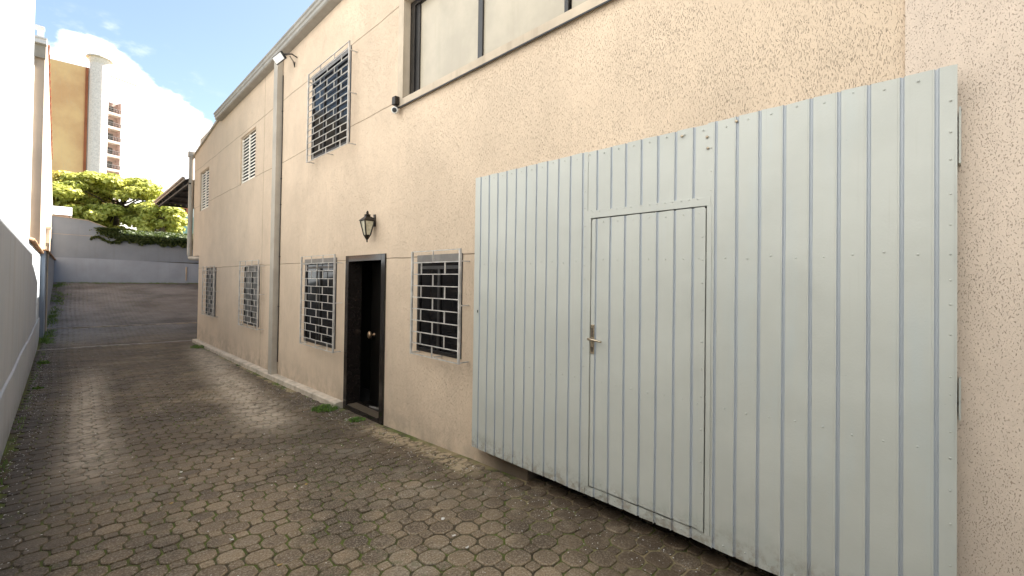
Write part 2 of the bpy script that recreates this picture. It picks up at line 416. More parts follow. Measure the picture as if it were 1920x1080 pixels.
def oct_shape():
    h = PITCHP/2 - .0052; c = h*.33; pts = []
    base = [(h, -c), (h, c), (c, h), (-c, h), (-h, c), (-h, -c), (-c, -h), (c, -h)]
    n = len(base)
    for i in range(n):                       # clipped corners
        a, b, p = base[i-1], base[i], base[(i+1) % n]
        for q, t in ((a, .16), (p, .16)):
            pts.append((b[0]+(q[0]-b[0])*t, b[1]+(q[1]-b[1])*t))
    return pts
def sq_shape():
    h = PITCHP*.5*.70 - .0075; base = [(h, 0), (0, h), (-h, 0), (0, -h)]; pts = []
    for i in range(4):
        a, b, p = base[i-1], base[i], base[(i+1) % 4]
        for q, t in ((a, .12), (p, .12)):
            pts.append((b[0]+(q[0]-b[0])*t, b[1]+(q[1]-b[1])*t))
    return pts
OS, SS = oct_shape(), sq_shape()
NI = 215
for i in range(-NI, NI):
    for j in range(-NI, NI):
        for kind in (0, 1):
            a, b = (i+.5*kind)*PITCHP, (j+.5*kind)*PITCHP
            # lattice turned 45 degrees to the alley
            cx, cy = a*ca - b*sa, a*sa + b*ca
            cx += .03*math.sin(cy*.7) ; cy += .02*math.sin(cx*2.1+cy*.3)
            if not (-.3 < cy < 30.9): continue
            xr = 2.86 + (.3 if .5 < cy < 2.7 else 0) if cy < 17.0 else 6.6
            if not (LX(cy)+.06 < cx < xr): continue
            if 17.25 < cy < 17.45 or 20.9 < cy < 21.05: continue
            if cy > 6.3 and cy < 17.1 and cx > 2.72: continue
            pj = [random.uniform(-.045, .022) for _ in range(16)]
            t = min(1, max(0, random.gauss(.5, .26)))
            paver(cx, cy, SS if kind else OS, random.uniform(.965, 1.0), t)
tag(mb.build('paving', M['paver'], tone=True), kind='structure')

mb = MB()                                    # cement strips across the drive
for y0, x1 in ((17.35, 6.), (20.98, 6.)):
    n = 60
    for i in range(n):
        xa, xb = -.6+(x1+.6)*i/n, -.6+(x1+.6)*(i+1)/n
        yw = .05*math.sin(xa*2.3)+.02*math.sin(xa*9)
        za = gz(y0)+.010+random.uniform(-.004, .004)
        mb.box(xa, xb, y0-.07+yw, y0+.07+yw, za-.04, za)
tag(mb.build('paving_strip', M['cement']), kind='structure')

# ------------------------------------------------------------------ right building
XW = 2.9
bld = thing('commercial_building', (XW, 9, 0), 'two storey beige stuccoed building with barred windows and a black door', 'building')
holes = []
H_R = (3.70, 4.53, 1.195, 2.28); H_2 = (6.76, 8.03, .945, 2.32); H_3 = (10.60, 11.77, .96, 2.275); H_4 = (14.56, 15.76, .92, 2.275)
H_U = (6.39, 7.86, 4.0, 5.41); H_A = (11.12, 12.35, 4.21, 5.34); H_B = (15.76, 16.98, 4.04, 5.255)
H_D = (5.27, 6.42, .1, 2.335); H_G = (.40, 2.75, -.3, 2.8); H_BIG = (-.1, 4.99, 4.13, 5.47)
holes = [H_R, H_2, H_3, H_4, H_U, H_A, H_B, H_D, H_BIG, H_G]
def holed(mb, x, y0, y1, z0, z1, holes, depth=.22):
    Y = sorted({y0, y1, *[h[0] for h in holes], *[h[1] for h in holes]}); Y = [y for y in Y if y0 <= y <= y1]
    Z = sorted({z0, z1, *[h[2] for h in holes], *[h[3] for h in holes]}); Z = [z for z in Z if z0 <= z <= z1]
    for a, b in zip(Y, Y[1:]):
        for c, d_ in zip(Z, Z[1:]):
            my, mz = (a+b)/2, (c+d_)/2
            if any(h[0] < my < h[1] and h[2] < mz < h[3] for h in holes): continue
            mb.add([(x, a, c), (x, b, c), (x, b, d_), (x, a, d_)], [(0, 3, 2, 1)])
    for a, b, c, d_ in holes:
        X = x+depth
        mb.add([(x, a, c), (X, a, c), (X, a, d_), (x, a, d_)], [(0, 1, 2, 3)])
        mb.add([(x, b, c), (X, b, c), (X, b, d_), (x, b, d_)], [(0, 3, 2, 1)])
        mb.add([(x, a, c), (x, b, c), (X, b, c), (X, a, c)], [(0, 1, 2, 3)])
        mb.add([(x, a, d_), (x, b, d_), (X, b, d_), (X, a, d_)], [(0, 3, 2, 1)])
mb = MB()
YE, YU = 16.95, 17.95
holed(mb, XW, .25, YE, -.3, 2.67, [h for h in holes if h[2] < 2.6 and h is not H_G] + [(.40, 2.75, -.3, 2.67)])
holed(mb, XW, .25, 14.6, 2.67, 6.35, [h for h in holes if h[2] > 2.6 and h[1] < 14.6 and h is not H_BIG] + [(.25, 4.99, 4.13, 5.47)])
holed(mb, XW, 14.6, YU, 2.67, 5.97, [H_B])
# sloping verge piece, far ends, overhang soffit
mb.add([(XW, 14.6, 5.97), (XW, YU, 5.97), (XW, 14.6, 6.35)], [(0, 2, 1)])
mb.add([(XW, YE, -.3), (9, YE, -.3), (9, YE, 2.67), (XW, YE, 2.67)], [(0, 1, 2, 3)])
mb.add([(XW, YU, 2.67), (9, YU, 2.67), (9, YU, 5.97), (XW, YU, 5.97)], [(0, 1, 2, 3)])
mb.add([(XW, YE, 2.67), (9, YE, 2.67), (9, YU, 2.67), (XW, YU, 2.67)], [(0, 3, 2, 1)])
mb.build('wall', M['stucco'], bld)
mb = MB()                                    # nearer section, re-rendered and standing 16 mm proud
mb2 = MB()
XN = XW-.016
holed(mb, XN, -3.6, .25, -.3, 6.35, [(-2.6, .25, 4.13, 5.47)])
mb.add([(XN, -3.6, -.3), (9, -3.6, -.3), (9, -3.6, 6.35), (XN, -3.6, 6.35)], [(0, 1, 2, 3)])
mb.add([(XN, .25, -.3), (XW, .25, -.3), (XW, .25, 6.35), (XN, .25, 6.35)], [(0, 1, 2, 3)])
tag(mb.build('wall', M['stucco_smooth'], bld), 'pinker, smoother newer render with sparse worm marks beside the sheet metal gate')
mb = MB()
mb.box(3.14, 9, -3.59, YE-.01, -.3, .18); mb.box(3.13, 3.14, .2, 3.1, 0, 3)         # interior box kept dark
mb.box(3.6, 9, -3.58, YE-.02, 0, 6.2)
mb.build('interior', M['dark'], bld)
mb = MB()
mb.add([(XW-.02, -3.65, 6.36), (XW-.02, 14.6, 6.36), (9.2, 14.6, 7.3), (9.2, -3.65, 7.3)], [(0, 3, 2, 1)])
mb.add([(XW-.02, 14.6, 6.36), (XW-.02, YU+.02, 6.0), (9.2, YU+.02, 6.9), (9.2, 14.6, 7.3)], [(0, 3, 2, 1)])
mb.add([(XW-.04, 14.6, 6.34), (XW-.04, YU+.03, 5.96), (XW-.04, YU+.03, 6.01), (XW-.04, 14.6, 6.40)], [(0, 1, 2, 3)])
mb.prism([(14.4, 6.33), (YU+.03, 5.955), (YU+.03, 5.99), (14.4, 6.375)], XW-.05, XW+.0, 'x')
mb.build('roof', M['grey_trim'], bld)
# gutter: stepped metal channel
mb = MB()
prof = [(XW-.002, 6.235), (2.765, 6.235), (2.745, 6.25), (2.745, 6.30), (2.725, 6.315), (2.725, 6.36), (2.705, 6.375), (2.705, 6.40), (2.735, 6.40), (2.735, 6.385), (2.75, 6.375), (XW-.002, 6.375)]
mb.prism(prof, -3.65, 14.35)
mb.build('gutter', M['gutter_metal'], bld)
# rectangular boxed downpipe with its clips and loose cable
mb = MB(); mb.box(XW-.11, XW-.003, 9.37, 9.58, .1, 6.232); dp = mb.build('downpipe', M['grey_trim'], bld, bevel=.006)
mb = MB(); mb.tube([(XW-.012, 9.345, 5.9), (XW-.012, 9.33, 4.5), (XW-.012, 9.345, 3), (XW-.012, 9.335, 1.5), (XW-.012, 9.34, .4)], .008, 6)
for z in (5.2, 3.9, 3.4, 2.4, 1.45): mb.box(XW-.02, XW-.002, 9.325, 9.365, z, z+.02)
mb.build('cable', M['iron'], bld)
# round downpipe on the far corner
mb = MB(); mb.tube([(2.83, 18.06, 5.95), (2.83, 18.06, 2.72), (2.85, 18.02, 2.62), (2.95, 17.6, 2.60), (3.0, 17.0, 2.60)], .07, 12)
mb.box(2.74, 2.93, 17.98, 18.16, 5.93, 6.10)
mb.build('downpipe', M['grey_trim'], bld, smooth=False)
# plinth kerb
mb = MB()
yy = 6.44
while yy < 16.94:
    y2 = min(yy+.8, 16.94)
    if not (9.2 < yy < 9.4): pass
    mb.add([(x, y, z) for y in (yy, y2) for x, z in ((2.775, gz(y)-.05), (2.775+random.uniform(-.004, .004), gz(y)+.065), (2.79, gz(y)+.08), (XW-.003, gz(y)+.085), (XW-.003, gz(y)-.05))],
           [(0, 5, 6, 1), (1, 6, 7, 2), (2, 7, 8, 3), (0, 1, 2, 3, 4), (5, 9, 8, 7, 6)])
    yy = y2
mb.build('plinth', M['plinth'], bld)
# cable line of the horizontal joint carries a small junction by the door
def frame_mb(mb, x0, x1, h, wd, z_bot=None):
    a, b, c, d_ = h; zb = wd if z_bot is None else z_bot
    mb.box(x0, x1, a, a+wd, c, d_); mb.box(x0, x1, b-wd, b, c, d_)
    mb.box(x0, x1, a+wd, b-wd, d_-wd, d_)
    if zb: mb.box(x0, x1, a+wd, b-wd, c, c+zb)

def grille(parent, y0, y1, z0, z1, rows, A, B, first=0):
    mb = MB(); x0 = 2.772; T = .009
    mb.box(x0, x0+.022, y0, y0+.022, z0, z1); mb.box(x0, x0+.022, y1-.022, y1, z0, z1)
    for i in range(rows+1):
        z = z0 + (z1-z0)*i/rows
        zz0, zz1 = (z, z+T) if i == 0 else (z-T, z) if i == rows else (z-T/2, z+T/2)
        mb.box(x0+.004, x0+.016, y0+.022, y1-.022, zz0, zz1)
        if i < rows:
            zn = z0 + (z1-z0)*(i+1)/rows
            for fr in (A if (i+first) % 2 else B):
                y = y1 - (y1-y0)*fr
                mb.box(x0+.004, x0+.016, y-T/2, y+T/2, z+T/2+.001, zn-T/2-.001)
    for y in (y0-.0, y1-.014, (y0+y1)/2):        # stand-offs into the wall
        for z in (z0+.006, z1-.13):
            if y == (y0+y1)/2 and z > z0+.1: continue
            mb.box(x0+.022, XW+.02, y, y+.014, z, z+.012)
    for z in ((z0+z1)/2,): mb.box(x0+.022, XW+.02, y0, y0+.014, z, z+.012)
    return mb.build('grille', M['grille'], parent)

def window(h, g_, rows, A, B, glass, label, first=0, trans=.12, mull=1, X=2.892):
    mb = MB(); frame_mb(mb, X, X+.05, h, .035)
    a, b, c, d_ = h
    mb.box(X+.004, X+.046, a+.035, b-.035, d_-.035-trans, d_-trans)
    tb = MB(); tb.box(X-.006, X-.0005, a-.004, b+.004, d_-.075, d_+.004)  # grey band along the window top, a reflection put into its colour
    for i in range(mull):
        y = a + (b-a)*(i+1)/(mull+1)
        mb.box(X+.002, X+.048, y-.02, y+.02, c+.035, d_-.035-trans)
    wn = mb.build('window', M['black_frame'], bld)
    if label: wn['label'] = label
    if glass == 'glass_dark': tb.build('top_band', M['top_band'], wn)
    mb = MB(); mb.box(X+.02, X+.03, a+.035, b-.035, c+.035, d_-.035); mb.build('pane', M[glass], wn)
    if g_: grille(wn, *g_, rows, A, B, first)
    return wn
window(H_R, (3.585, 4.48, 1.172, 2.32), 9, (.47,), (.22, .71), 'glass_dark', 'barred dark window between the black door and the gate', 1)
window(H_2, (6.56, 7.89, .92, 2.362), 12, (.33, .67), (.17, .5, .83), 'glass_dark', 'barred dark window left of the black door')
window(H_3, (10.28, 11.71, .93, 2.37), 12, (.33, .67), (.17, .5, .83), 'glass_curtain', 'barred greyish window just past the boxed downpipe')
window(H_4, (14.25, 15.65, .93, 2.305), 12, (.33, .67), (.17, .5, .83), 'glass_curtain', 'barred greyish window nearest the far corner')
window(H_U, (6.2, 7.745, 3.91, 5.37), 14, (.33, .67), (.17, .5, .83), 'glass_dark', 'barred upper window with bright reflections', mull=2)

def shutter_window(h, label):
    a, b, c, d_ = h
    mb = MB(); frame_mb(mb, 2.925, 2.985, h, .03)
    wn = mb.build('window', M['wall_trim'], bld); wn['label'] = label
    mb = MB(); mid = (a+b)/2
    for q0, q1 in ((a+.036, mid-.004), (mid+.004, b-.036)):
        s0, s1 = q0+.022, q1-.022
        mb.box(2.932, 2.962, q0, s0, c+.036, d_-.036); mb.box(2.932, 2.962, s1, q1, c+.036, d_-.036)
        n = 14; hh = (d_-c-.072)/n
        for i in range(n):
            z = c+.036+hh*i
            mb.add([(2.929, s0, z+.004), (2.929, s1, z+.004), (2.947, s1, z+hh*.60), (2.947, s0, z+hh*.60),
                    (2.932, s0, z+.000), (2.932, s1, z+.000), (2.952, s1, z+hh*.60-.006), (2.952, s0, z+hh*.60-.006)],
                   [(0, 3, 2, 1), (4, 5, 6, 7), (0, 1, 5, 4), (1, 2, 6, 5), (2, 3, 7, 6), (3, 0, 4, 7)])
    mb.build('shutter', M['shutter'], wn)
    mb = MB(); mb.box(2.99, 2.995, a+.01, b-.01, c+.01, d_-.01); mb.build('pane', M['dark'], wn)
shutter_window(H_A, 'louvred upper window nearer the boxed downpipe')
shutter_window(H_B, 'louvred upper window nearest the far corner')

# wide upper window with filmed panes
mb = MB()
a, b, c, d_ = -2.6, 4.99, 4.13, 5.47
mb.box(XW-.035, XW+.06, b-.10, b+.02, c-.01, d_+.03)
mb.box(XW-.035, XW+.06, a, b-.10, c-.01, c+.075); mb.box(XW-.035, XW+.06, a, b-.10, d_-.06, d_+.03)
wn = mb.build('window', M['wall_trim'], bld); wn['label'] = 'long upper strip window with cream filmed panes in a plastered surround'
mb = MB(); mb.box(XW-.045, XW-.036, a, b+.022, c-.026, c-.012); mb.build('sill', M['rubber'], wn)
mb = MB()
mb.box(2.965, 3.03, b-.19, b-.101, c+.076, d_-.061); mb.box(2.985, 3.03, b-.27, b-.191, c+.076, d_-.061)
mb.box(2.965, 3.03, a, b-.19, d_-.12, d_-.061)
for y in (3.57, 2.44, 1.32, .18, -.95, -2.0):
    wdt = .035 if y > 3 else .02
    mb.box(2.975, 3.03, y-wdt, y+wdt, c+.076, d_-.12)
mb.build('frame', M['black_frame'], wn)
e = [4.72, 3.57, 2.44, 1.32, .18, -.95, -2.0]
for y1, y0 in zip(e, e[1:]):
    mb = MB(); xo = 2.995 if e.index(y1) % 2 else 3.005
    mb.box(xo, xo+.008, y0+.036, y1-.036 if y1 != 4.72 else y1, c+.0765, d_-.1205); mb.build('pane', M['film'], wn)

# black door
mb = MB(); a, b, c, d_ = H_D
for q in ((a, a+.10), (b-.10, b)): mb.box(XW-.022, XW+.19, q[0], q[1], .02, d_)
mb.box(XW-.022, XW+.19, a+.10, b-.10, d_-.085, d_)
mb.box(XW-.03, 3.6, a+.10, b-.10, .0, gz(5.8)+.055)
dr = mb.build('door', M['granite'], bld, bevel=.004)
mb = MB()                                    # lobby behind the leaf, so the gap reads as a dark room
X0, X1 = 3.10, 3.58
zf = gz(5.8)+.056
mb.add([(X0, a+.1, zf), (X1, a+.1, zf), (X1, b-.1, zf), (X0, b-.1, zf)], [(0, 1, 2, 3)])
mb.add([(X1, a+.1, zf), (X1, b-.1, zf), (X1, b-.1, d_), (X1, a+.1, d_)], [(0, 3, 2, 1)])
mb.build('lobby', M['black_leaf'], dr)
hinge = Vector((3.07, a+.10, 0)); lw = b-a-.2
ang = R(11)
dv = Vector((math.sin(ang), math.cos(ang), 0)); nv = Vector((-math.cos(ang), math.sin(ang), 0))
def leafpt(t, dep, z): p = hinge + dv*t + nv*dep; return (p.x, p.y, z)
mb = MB()
def lbox(mb, t0, t1, d0, d1, z0, z1):
    v = [leafpt(t, dd, z) for z in (z0, z1) for dd in (d0, d1) for t in (t0, t1)]
    mb.add(v, [(0, 2, 3, 1), (4, 5, 7, 6), (0, 1, 5, 4), (2, 6, 7, 3), (0, 4, 6, 2), (1, 3, 7, 5)])
lbox(mb, .005, lw-.01, -.02, .02, zf+.01, d_-.09)
lf = mb.build('leaf', M['black_leaf'], dr, bevel=.003)
mb = MB(); kp = Vector(leafpt(.76, .02, 1.2))
mb.lathe((0, 0, 0), [(.028, 0), (.028, .008), (.014, .014), (.014, .04), (.040, .05), (.056, .066), (.056, .080), (.036, .096), (.008, .097)], 20, 'x')
q_ = Vector((1, 0, 0)).rotation_difference(nv).to_matrix()
mb.v = [tuple(q_ @ Vector(p) + kp) for p in mb.v]
mb.build('handle', M['brass'], dr, smooth=True)
mb = MB(); mb.box(XW-.02, 3.02, a+.14, b-.14, zf+.001, zf+.008); mb.build('threshold', M['steel_dark'], dr)
mb = MB()
for i in range(16):
    t = i/15; mb.box(3.055+.1*(1-t), 3.075+.1*(1-t), a+.12+t*.55, a+.15+t*.55, zf+.001, zf+.012+random.uniform(0, .006))
mb.build('door_strip', M['cement'], dr)

# ------------------------------------------------------------------ sheet metal gate
gate = thing('sheet_metal_gate', (2.8, 1.7, .42), 'pale grey green ribbed sheet metal gate with a wicket door, hung on the stuccoed wall', 'gate')
XG = 2.785
DY0, DY1, DZ0, DZ1 = 1.165, 2.01, .497, 2.467
def ribbed(mb, x, y0, y1, z0, z1, ribs, wv=True):
    """front sheet with raised ribs, one strip between breaks, gently waved"""
    pts = [(y0, 0)]
    for rb in sorted(ribs):
        pts += [(rb-.011, -.001), (rb-.006, .0065), (rb+.003, .0065), (rb+.006, -.0035), (rb+.011, -.003), (rb+.015, 0)]
    pts.append((y1, 0))
    nz = max(2, int((z1-z0)/.12)); Z = [z0+(z1-z0)*i/nz for i in range(nz+1)]
    vs = []
    for z in Z:
        for (y, o) in pts:
            wx = .0016*math.sin(y*11+z*2.1)+.0012*math.sin(z*7+y*5)
            ez = 0
            if z in (Z[0], Z[-1]): ez = random.uniform(-.003, .003)
            vs.append((x+o+wx, y, z+ez))
    n = len(pts); fs = []
    for i in range(nz):
        for k in range(n-1): fs.append((i*n+k, (i+1)*n+k, (i+1)*n+k+1, i*n+k+1))
    mb.add(vs, fs)
    for i in range(nz):
        for k in range(n-1):
            if k % 6 in (1, 2, 3) : mb.t[len(mb.t)-len(fs)+i*(n-1)+k] = 1.
            else: mb.t[len(mb.t)-len(fs)+i*(n-1)+k] = 0.
def rivet(mb, x, y, z, rr=.0055):
    mb.lathe((x, y, z), [(rr, .0), (rr*.8, -.003), (rr*.3, -.0045)], 8, 'x')
RL = [3.172+.121*0, 3.055, 2.937, 2.817, 2.695, 2.578, 2.459, 2.338, 2.217, 2.098]
RL.insert(0, 3.29)
RD = [1.97, 1.849, 1.728, 1.607, 1.486, 1.365, 1.245]
RR_ = [1.108, .987, .866, .743, .618, .497, .377, .254, .134]
Z0, Z1 = .424, 2.985
mb = MB()
ribbed(mb, XG, 2.052, 3.372, Z0, Z1, RL); ribbed(mb, XG+.003, 1.14, 2.052, DZ1+.065, Z1-.004, RD)
ribbed(mb, XG+.003, DY0-.02, 2.052, Z0+.002, DZ0-.006, RD)
ribbed(mb, XG, .075, DY0-.006, Z0, Z1, RR_)
# sheet returns and edges
mb.box(XG+.0005, XG+.028, 3.367, 3.375, Z0, Z1)
mb.box(XG+.001, XG+.010, .066, .0755, Z0+.03, Z1); mb.box(XG+.010, XG+.03, .0665, .09, Z0, Z1-.01)
for z in (2.158, 1.27, 2.95, .47):
    for y in [q-.06 for q in RL+RR_] + ([q-.06 for q in RD] if z > 2.8 or z < .48 else []):
        if y > .08: rivet(mb, XG-.001, y, z+random.uniform(-.012, .012))
z = .55
while z < 2.95:
    for y in (2.075, 1.135, .087):
        rivet(mb, XG-.001, y, z+random.uniform(-.02, .02), .0045)
    z += random.uniform(.11, .17)
gp = mb.build('panel', M['gate'], gate, tone=True)
mb = MB()                                    # tubular frame at the back of the sheets
for y in (3.32, 2.1, 1.10, .10): mb.box(XG+.03, XG+.075, y-.02, y+.02, Z0+.03, Z1-.03)
for z in (Z0+.03, 1.27, 2.158, Z1-.07): mb.box(XG+.032, XG+.073, .12, 3.30, z, z+.04)
mb.box(XG+.02, XW-.02, .055, .062, 2.55, 2.80); mb.box(XG+.02, XW-.02, .055, .061, 1.42, 1.60)
mb.build('frame', M['gate'], gate)
mb = MB(); mb.box(XG+.045, XG+.055, DY0-.03, 2.05, DZ0-.03, DZ1+.03); mb.build('backing', M['gate_gap'], gate)
mb = MB()                                    # angle-iron door surround
x_ = XG-.0045
mb.box(x_, XG+.02, 2.018, 2.0525, DZ0-.01, DZ1+.07); mb.box(x_-.001, XG+.02, DY0-.03, 2.018, DZ1+.012, DZ1+.066)
mb.box(x_, XG+.02, DY0-.036, DY0-.008, DZ0-.01, DZ1+.012)
y = 2.0
while y > 1.17: rivet(mb, x_-.002, y, DZ1+.058, .004); y -= random.uniform(.05, .08)
mb.build('door_surround', M['gate'], gate, bevel=.0015)
mb = MB()
ribbed(mb, XG-.001, DY0+.006, DY1-.004, DZ0+.004, DZ1+.005, RD)
mb.box(XG-.006, XG+.01, DY0, DY0+.035, DZ0+.002, DZ1-.003)
mb.box(XG-.0025, XG+.01, DY1-.03, DY1-.001, DZ0+.004, DZ1-.003)
z = .56
while z < DZ1-.05:
    rivet(mb, XG-.007, DY0+.017, z); z += random.uniform(.14, .2)
for zz in (2.16, 1.27, DZ1-.03, DZ0+.035):
    for yq in RD: rivet(mb, XG-.0015, yq-.06 if yq > 1.3 else yq-.04, zz+random.uniform(-.008, .008))
wd = mb.build('wicket_door', M['gate'], gate, tone=True)
mb = MB(); mb.box(XG-.012, XG-.0015, 1.975, 2.005, 1.475, 1.69); mb.build('lock_plate', M['steel'], wd, bevel=.003)
for q0, q1 in ((1.60, 1.665), (1.49, 1.525)): mb = MB(); mb.box(XG-.0135, XG-.0123, 1.980, 2.0, q0, q1); mb.build('keyhole', M['steel_dark'], wd)
mb = MB()
mb.tube([(XG-.01, 1.99, 1.585), (XG-.05, 1.99, 1.585)], .009, 10)
mb.tube([(XG-.05, 2.0, 1.586), (XG-.053, 1.95, 1.583), (XG-.052, 1.90, 1.577), (XG-.045, 1.885, 1.574)], [.010, .009, .007, .006], 10)
mb.build('handle', M['steel'], wd, smooth=True)
mb = MB(); mb.box(XG-.004, XG-.001, 3.30, 3.325, 1.69, 1.74); lp = mb.build('lock_plate', M['gate'], gate)
mb = MB(); mb.box(XG-.0055, XG-.0042, 3.306, 3.319, 1.70, 1.725); mb.build('keyhole', M['rubber'], lp)
for (y, z) in ((1.16, 2.90), (1.155, 2.83), (.99, 2.955), (1.32, 2.94)):
    mb = MB(); mb.lathe((XG-.002, y, z), [(.009, 0), (.009, -.006), (.004, -.009)], 6, 'x')
    mb.build('bolt', M['steel'], gate)

# ------------------------------------------------------------------ wall lantern
lx, ly, lz = 2.79, 5.59, 2.50
lan = thing('wall_lantern', (lx, ly, lz), 'black iron lantern with frosted panes hanging above the black door', 'lantern')
mb = MB(); seg = 4; rt, rb = .095, .040; z0, z1 = lz+.075, lz+.27
cor = lambda rr, z: [(lx+rr*math.cos(R(45+90*k)), ly+rr*math.sin(R(45+90*k)), z) for k in range(4)]
T_, B_ = cor(rt, z1), cor(rb, z0)
for k in range(4):
    mb.tube([B_[k], T_[k]], .009, 6)
    mb.tube([B_[k], B_[(k+1) % 4]], .008, 6); mb.tube([T_[k], T_[(k+1) % 4]], .010, 6)
mb.lathe((lx, ly, lz), [(.004, -.015), (.012, .0), (.008, .015), (.02, .03), (.046, .072)], 8, 'z')
mb.build('frame', M['iron'], lan)
for k in range(4):
    a_, b_, c_, d2 = B_[k], B_[(k+1) % 4], T_[(k+1) % 4], T_[k]
    cen = Vector((lx, ly, 0))
    def inn(p, s=.95): return (lx+(p[0]-lx)*s, ly+(p[1]-ly)*s, p[2])
    mb = MB(); mb.add([inn(a_), inn(b_), inn(c_), inn(d2), inn(a_, .9), inn(b_, .9), inn(c_, .9), inn(d2, .9)],
                      [(0, 1, 2, 3), (7, 6, 5, 4), (0, 4, 5, 1), (1, 5, 6, 2), (2, 6, 7, 3), (3, 7, 4, 0)])
    mb.build('pane', M['frost'], lan)
mb = MB(); mb.lathe((lx, ly, lz), [(.112, .268), (.108, .278), (.05, .315), (.036, .335), (.05, .345), (.03, .352), (.014, .365), (.018, .378), (.010, .392), (.003, .40)], 4, 'z', R(45))
mb.build('roof', M['iron'], lan)
mb = MB(); mb.tube([(lx+.02, ly, lz+.30), (lx+.05, ly, lz+.32), (XW-.005, ly, lz+.30)], .008, 8); mb.box(XW-.014, XW-.002, ly-.025, ly+.025, lz+.2, lz+.36)
mb.tube([(XW-.01, ly, lz+.22), (lx+.09, ly, lz+.25)], .006, 6)
mb.build('bracket', M['iron'], lan)

# ------------------------------------------------------------------ flood light under the eave
fl = thing('flood_light', (2.68, 8.75, 5.98), 'small white led flood light under the gutter at the top of the boxed downpipe', 'flood light')
c0 = Vector((2.66, 8.86, 5.99)); nn = Vector((-.72, -.30, -.62)).normalized()
e1 = Vector((0, 1, 0)).cross(nn).normalized(); e2 = nn.cross(e1)
def fbox(mb, hu, hv, d0, d1):
    v = [c0 + e2*a_*hu + e1*b_*hv + nn*dd for dd in (d0, d1) for b_ in (-1, 1) for a_ in (-1, 1)]
    mb.add(v, [(0, 2, 3, 1), (4, 5, 7, 6), (0, 1, 5, 4), (2, 6, 7, 3), (0, 4, 6, 2), (1, 3, 7, 5)])
mb = MB(); fbox(mb, .14, .07, -.03, .012); mb.build('housing', M['rubber'], fl, bevel=.006)
mb = MB(); fbox(mb, .124, .056, .0125, .017); mb.build('lens', M['white_plastic'], fl)
mb = MB(); mb.tube([c0-nn*.02+e2*-.14, (2.80, 8.62, 6.03), (XW-.01, 8.60, 5.99)], .012, 6); mb.tube([(2.78, 8.66, 6.0), (2.82, 8.60, 5.90), (2.86, 8.64, 5.82), (2.88, 8.7, 5.94)], .008, 6)
mb.build('bracket', M['iron'], fl)

# ------------------------------------------------------------------ security camera
sc = thing('security_camera', (2.85, 4.98, 4.12), 'small round security camera on a bracket at the lower corner of the long upper window', 'camera')
mb = MB(); mb.box(2.80, XW-.037, 4.95, 5.03, 4.14, 4.24); mb.box(2.82, 2.85, 4.97, 5.0, 4.09, 4.14); mb.build('bracket', M['iron'], sc, bevel=.006)
ax = Vector((-.62, -.72, -.25)).normalized(); cc0 = Vector((2.82, 4.98, 4.07))
qq = Vector((1, 0, 0)).rotation_difference(ax).to_matrix()
mb = MB(); mb.lathe((0, 0, 0), [(.03, -.07), (.04, -.06), (.042, .03), (.036, .04)], 20, 'x'); mb.v = [tuple(qq @ Vector(p)+cc0) for p in mb.v]
mb.build('body', M['white_plastic'], sc, smooth=False)
mb = MB(); mb.lathe((0, 0, 0), [(.028, .0402), (.028, .043), (.014, .046), (.003, .047)], 16, 'x'); mb.v = [tuple(qq @ Vector(p)+cc0) for p in mb.v]
mb.build('lens', M['rubber'], sc)

# ------------------------------------------------------------------ left side: tall white building and garden wall
wb = thing('white_building', (-3, 4, 0), 'tall plain white rendered building along the left of the alley', 'building')
def slab(mb, y0, y1, z0, z1, off0, off1):
    mb.add([(LX(y)+o, y, z) for z in (z0, z1) for y in (y0, y1) for o in (off0, off1)],
           [(0, 2, 3, 1), (4, 5, 7, 6), (0, 1, 5, 4), (2, 6, 7, 3), (0, 4, 6, 2), (1, 3, 7, 5)])
YA = 12.05
mb = MB(); slab(mb, -3.4, YA, -.3, 9.5, -6, 0); mb.build('wall', M['left'], wb)
mb = MB(); y = -3.4
while y < YA-.01:
    y2 = min(y+.5, YA); t0, t1 = .775+.01*math.sin(y*2), .775+.01*math.sin(y2*2)
    mb.add([(LX(y), y, t0+.012), (LX(y)+.020, y, t0), (LX(y)+.020, y, -.3), (LX(y2), y2, t1+.012), (LX(y2)+.020, y2, t1), (LX(y2)+.020, y2, -.3)],
           [(0, 3, 4, 1), (1, 4, 5, 2)]); y = y2
mb.build('plinth', M['left'], wb)
mb = MB(); slab(mb, -3.5, YA+.05, 9.5, 9.6, -6.05, .05); mb.build('roof', M['grey_trim'], wb)

bw = thing('garden_wall', (-.6, 16, 0), 'low whitish wall with clay tile coping beyond the white building, lit at its far end', 'wall')
YB = 19.4
mb = MB(); slab(mb, YA+.003, YB, -.3, 2.62, -.16, 0); mb.build('wall', M['left'], bw)
mb = MB(); slab(mb, YA+.003, YB, -.3, .74, 0.0005, .02); mb.build('plinth', M['left'], bw)
mb = MB(); y = YA+.06
while y < YB:
    zt = 2.63+random.uniform(-.008, .012)
    for sx, x0, x1 in ((0, -.22, -.07), (1, -.09, .07)):
        pf = []
        for k in range(7):
            an = math.pi*k/6
            pf.append((y+.085-.085*math.cos(an), .045*math.sin(an)))
        xa, xb = LX(y)+x0, LX(y)+x1
        za, zb = (zt+.02, zt+.06) if sx == 0 else (zt+.06, zt+.0)
        vs = [(xa, p[0], za+p[1]) for p in pf] + [(xb, p[0], zb+p[1]) for p in pf] + [(xa, p[0], za+p[1]-.014) for p in pf] + [(xb, p[0], zb+p[1]-.014) for p in pf]
        fs = []
        for k in range(6):
            fs += [(k, k+1, 7+k+1, 7+k), (14+k, 21+k, 21+k+1, 14+k+1), (k, 14+k, 14+k+1, k+1), (7+k, 7+k+1, 21+k+1, 21+k)]
        mb.add(vs, fs)
    y += .175
mb.build('coping', M['tile'], bw)

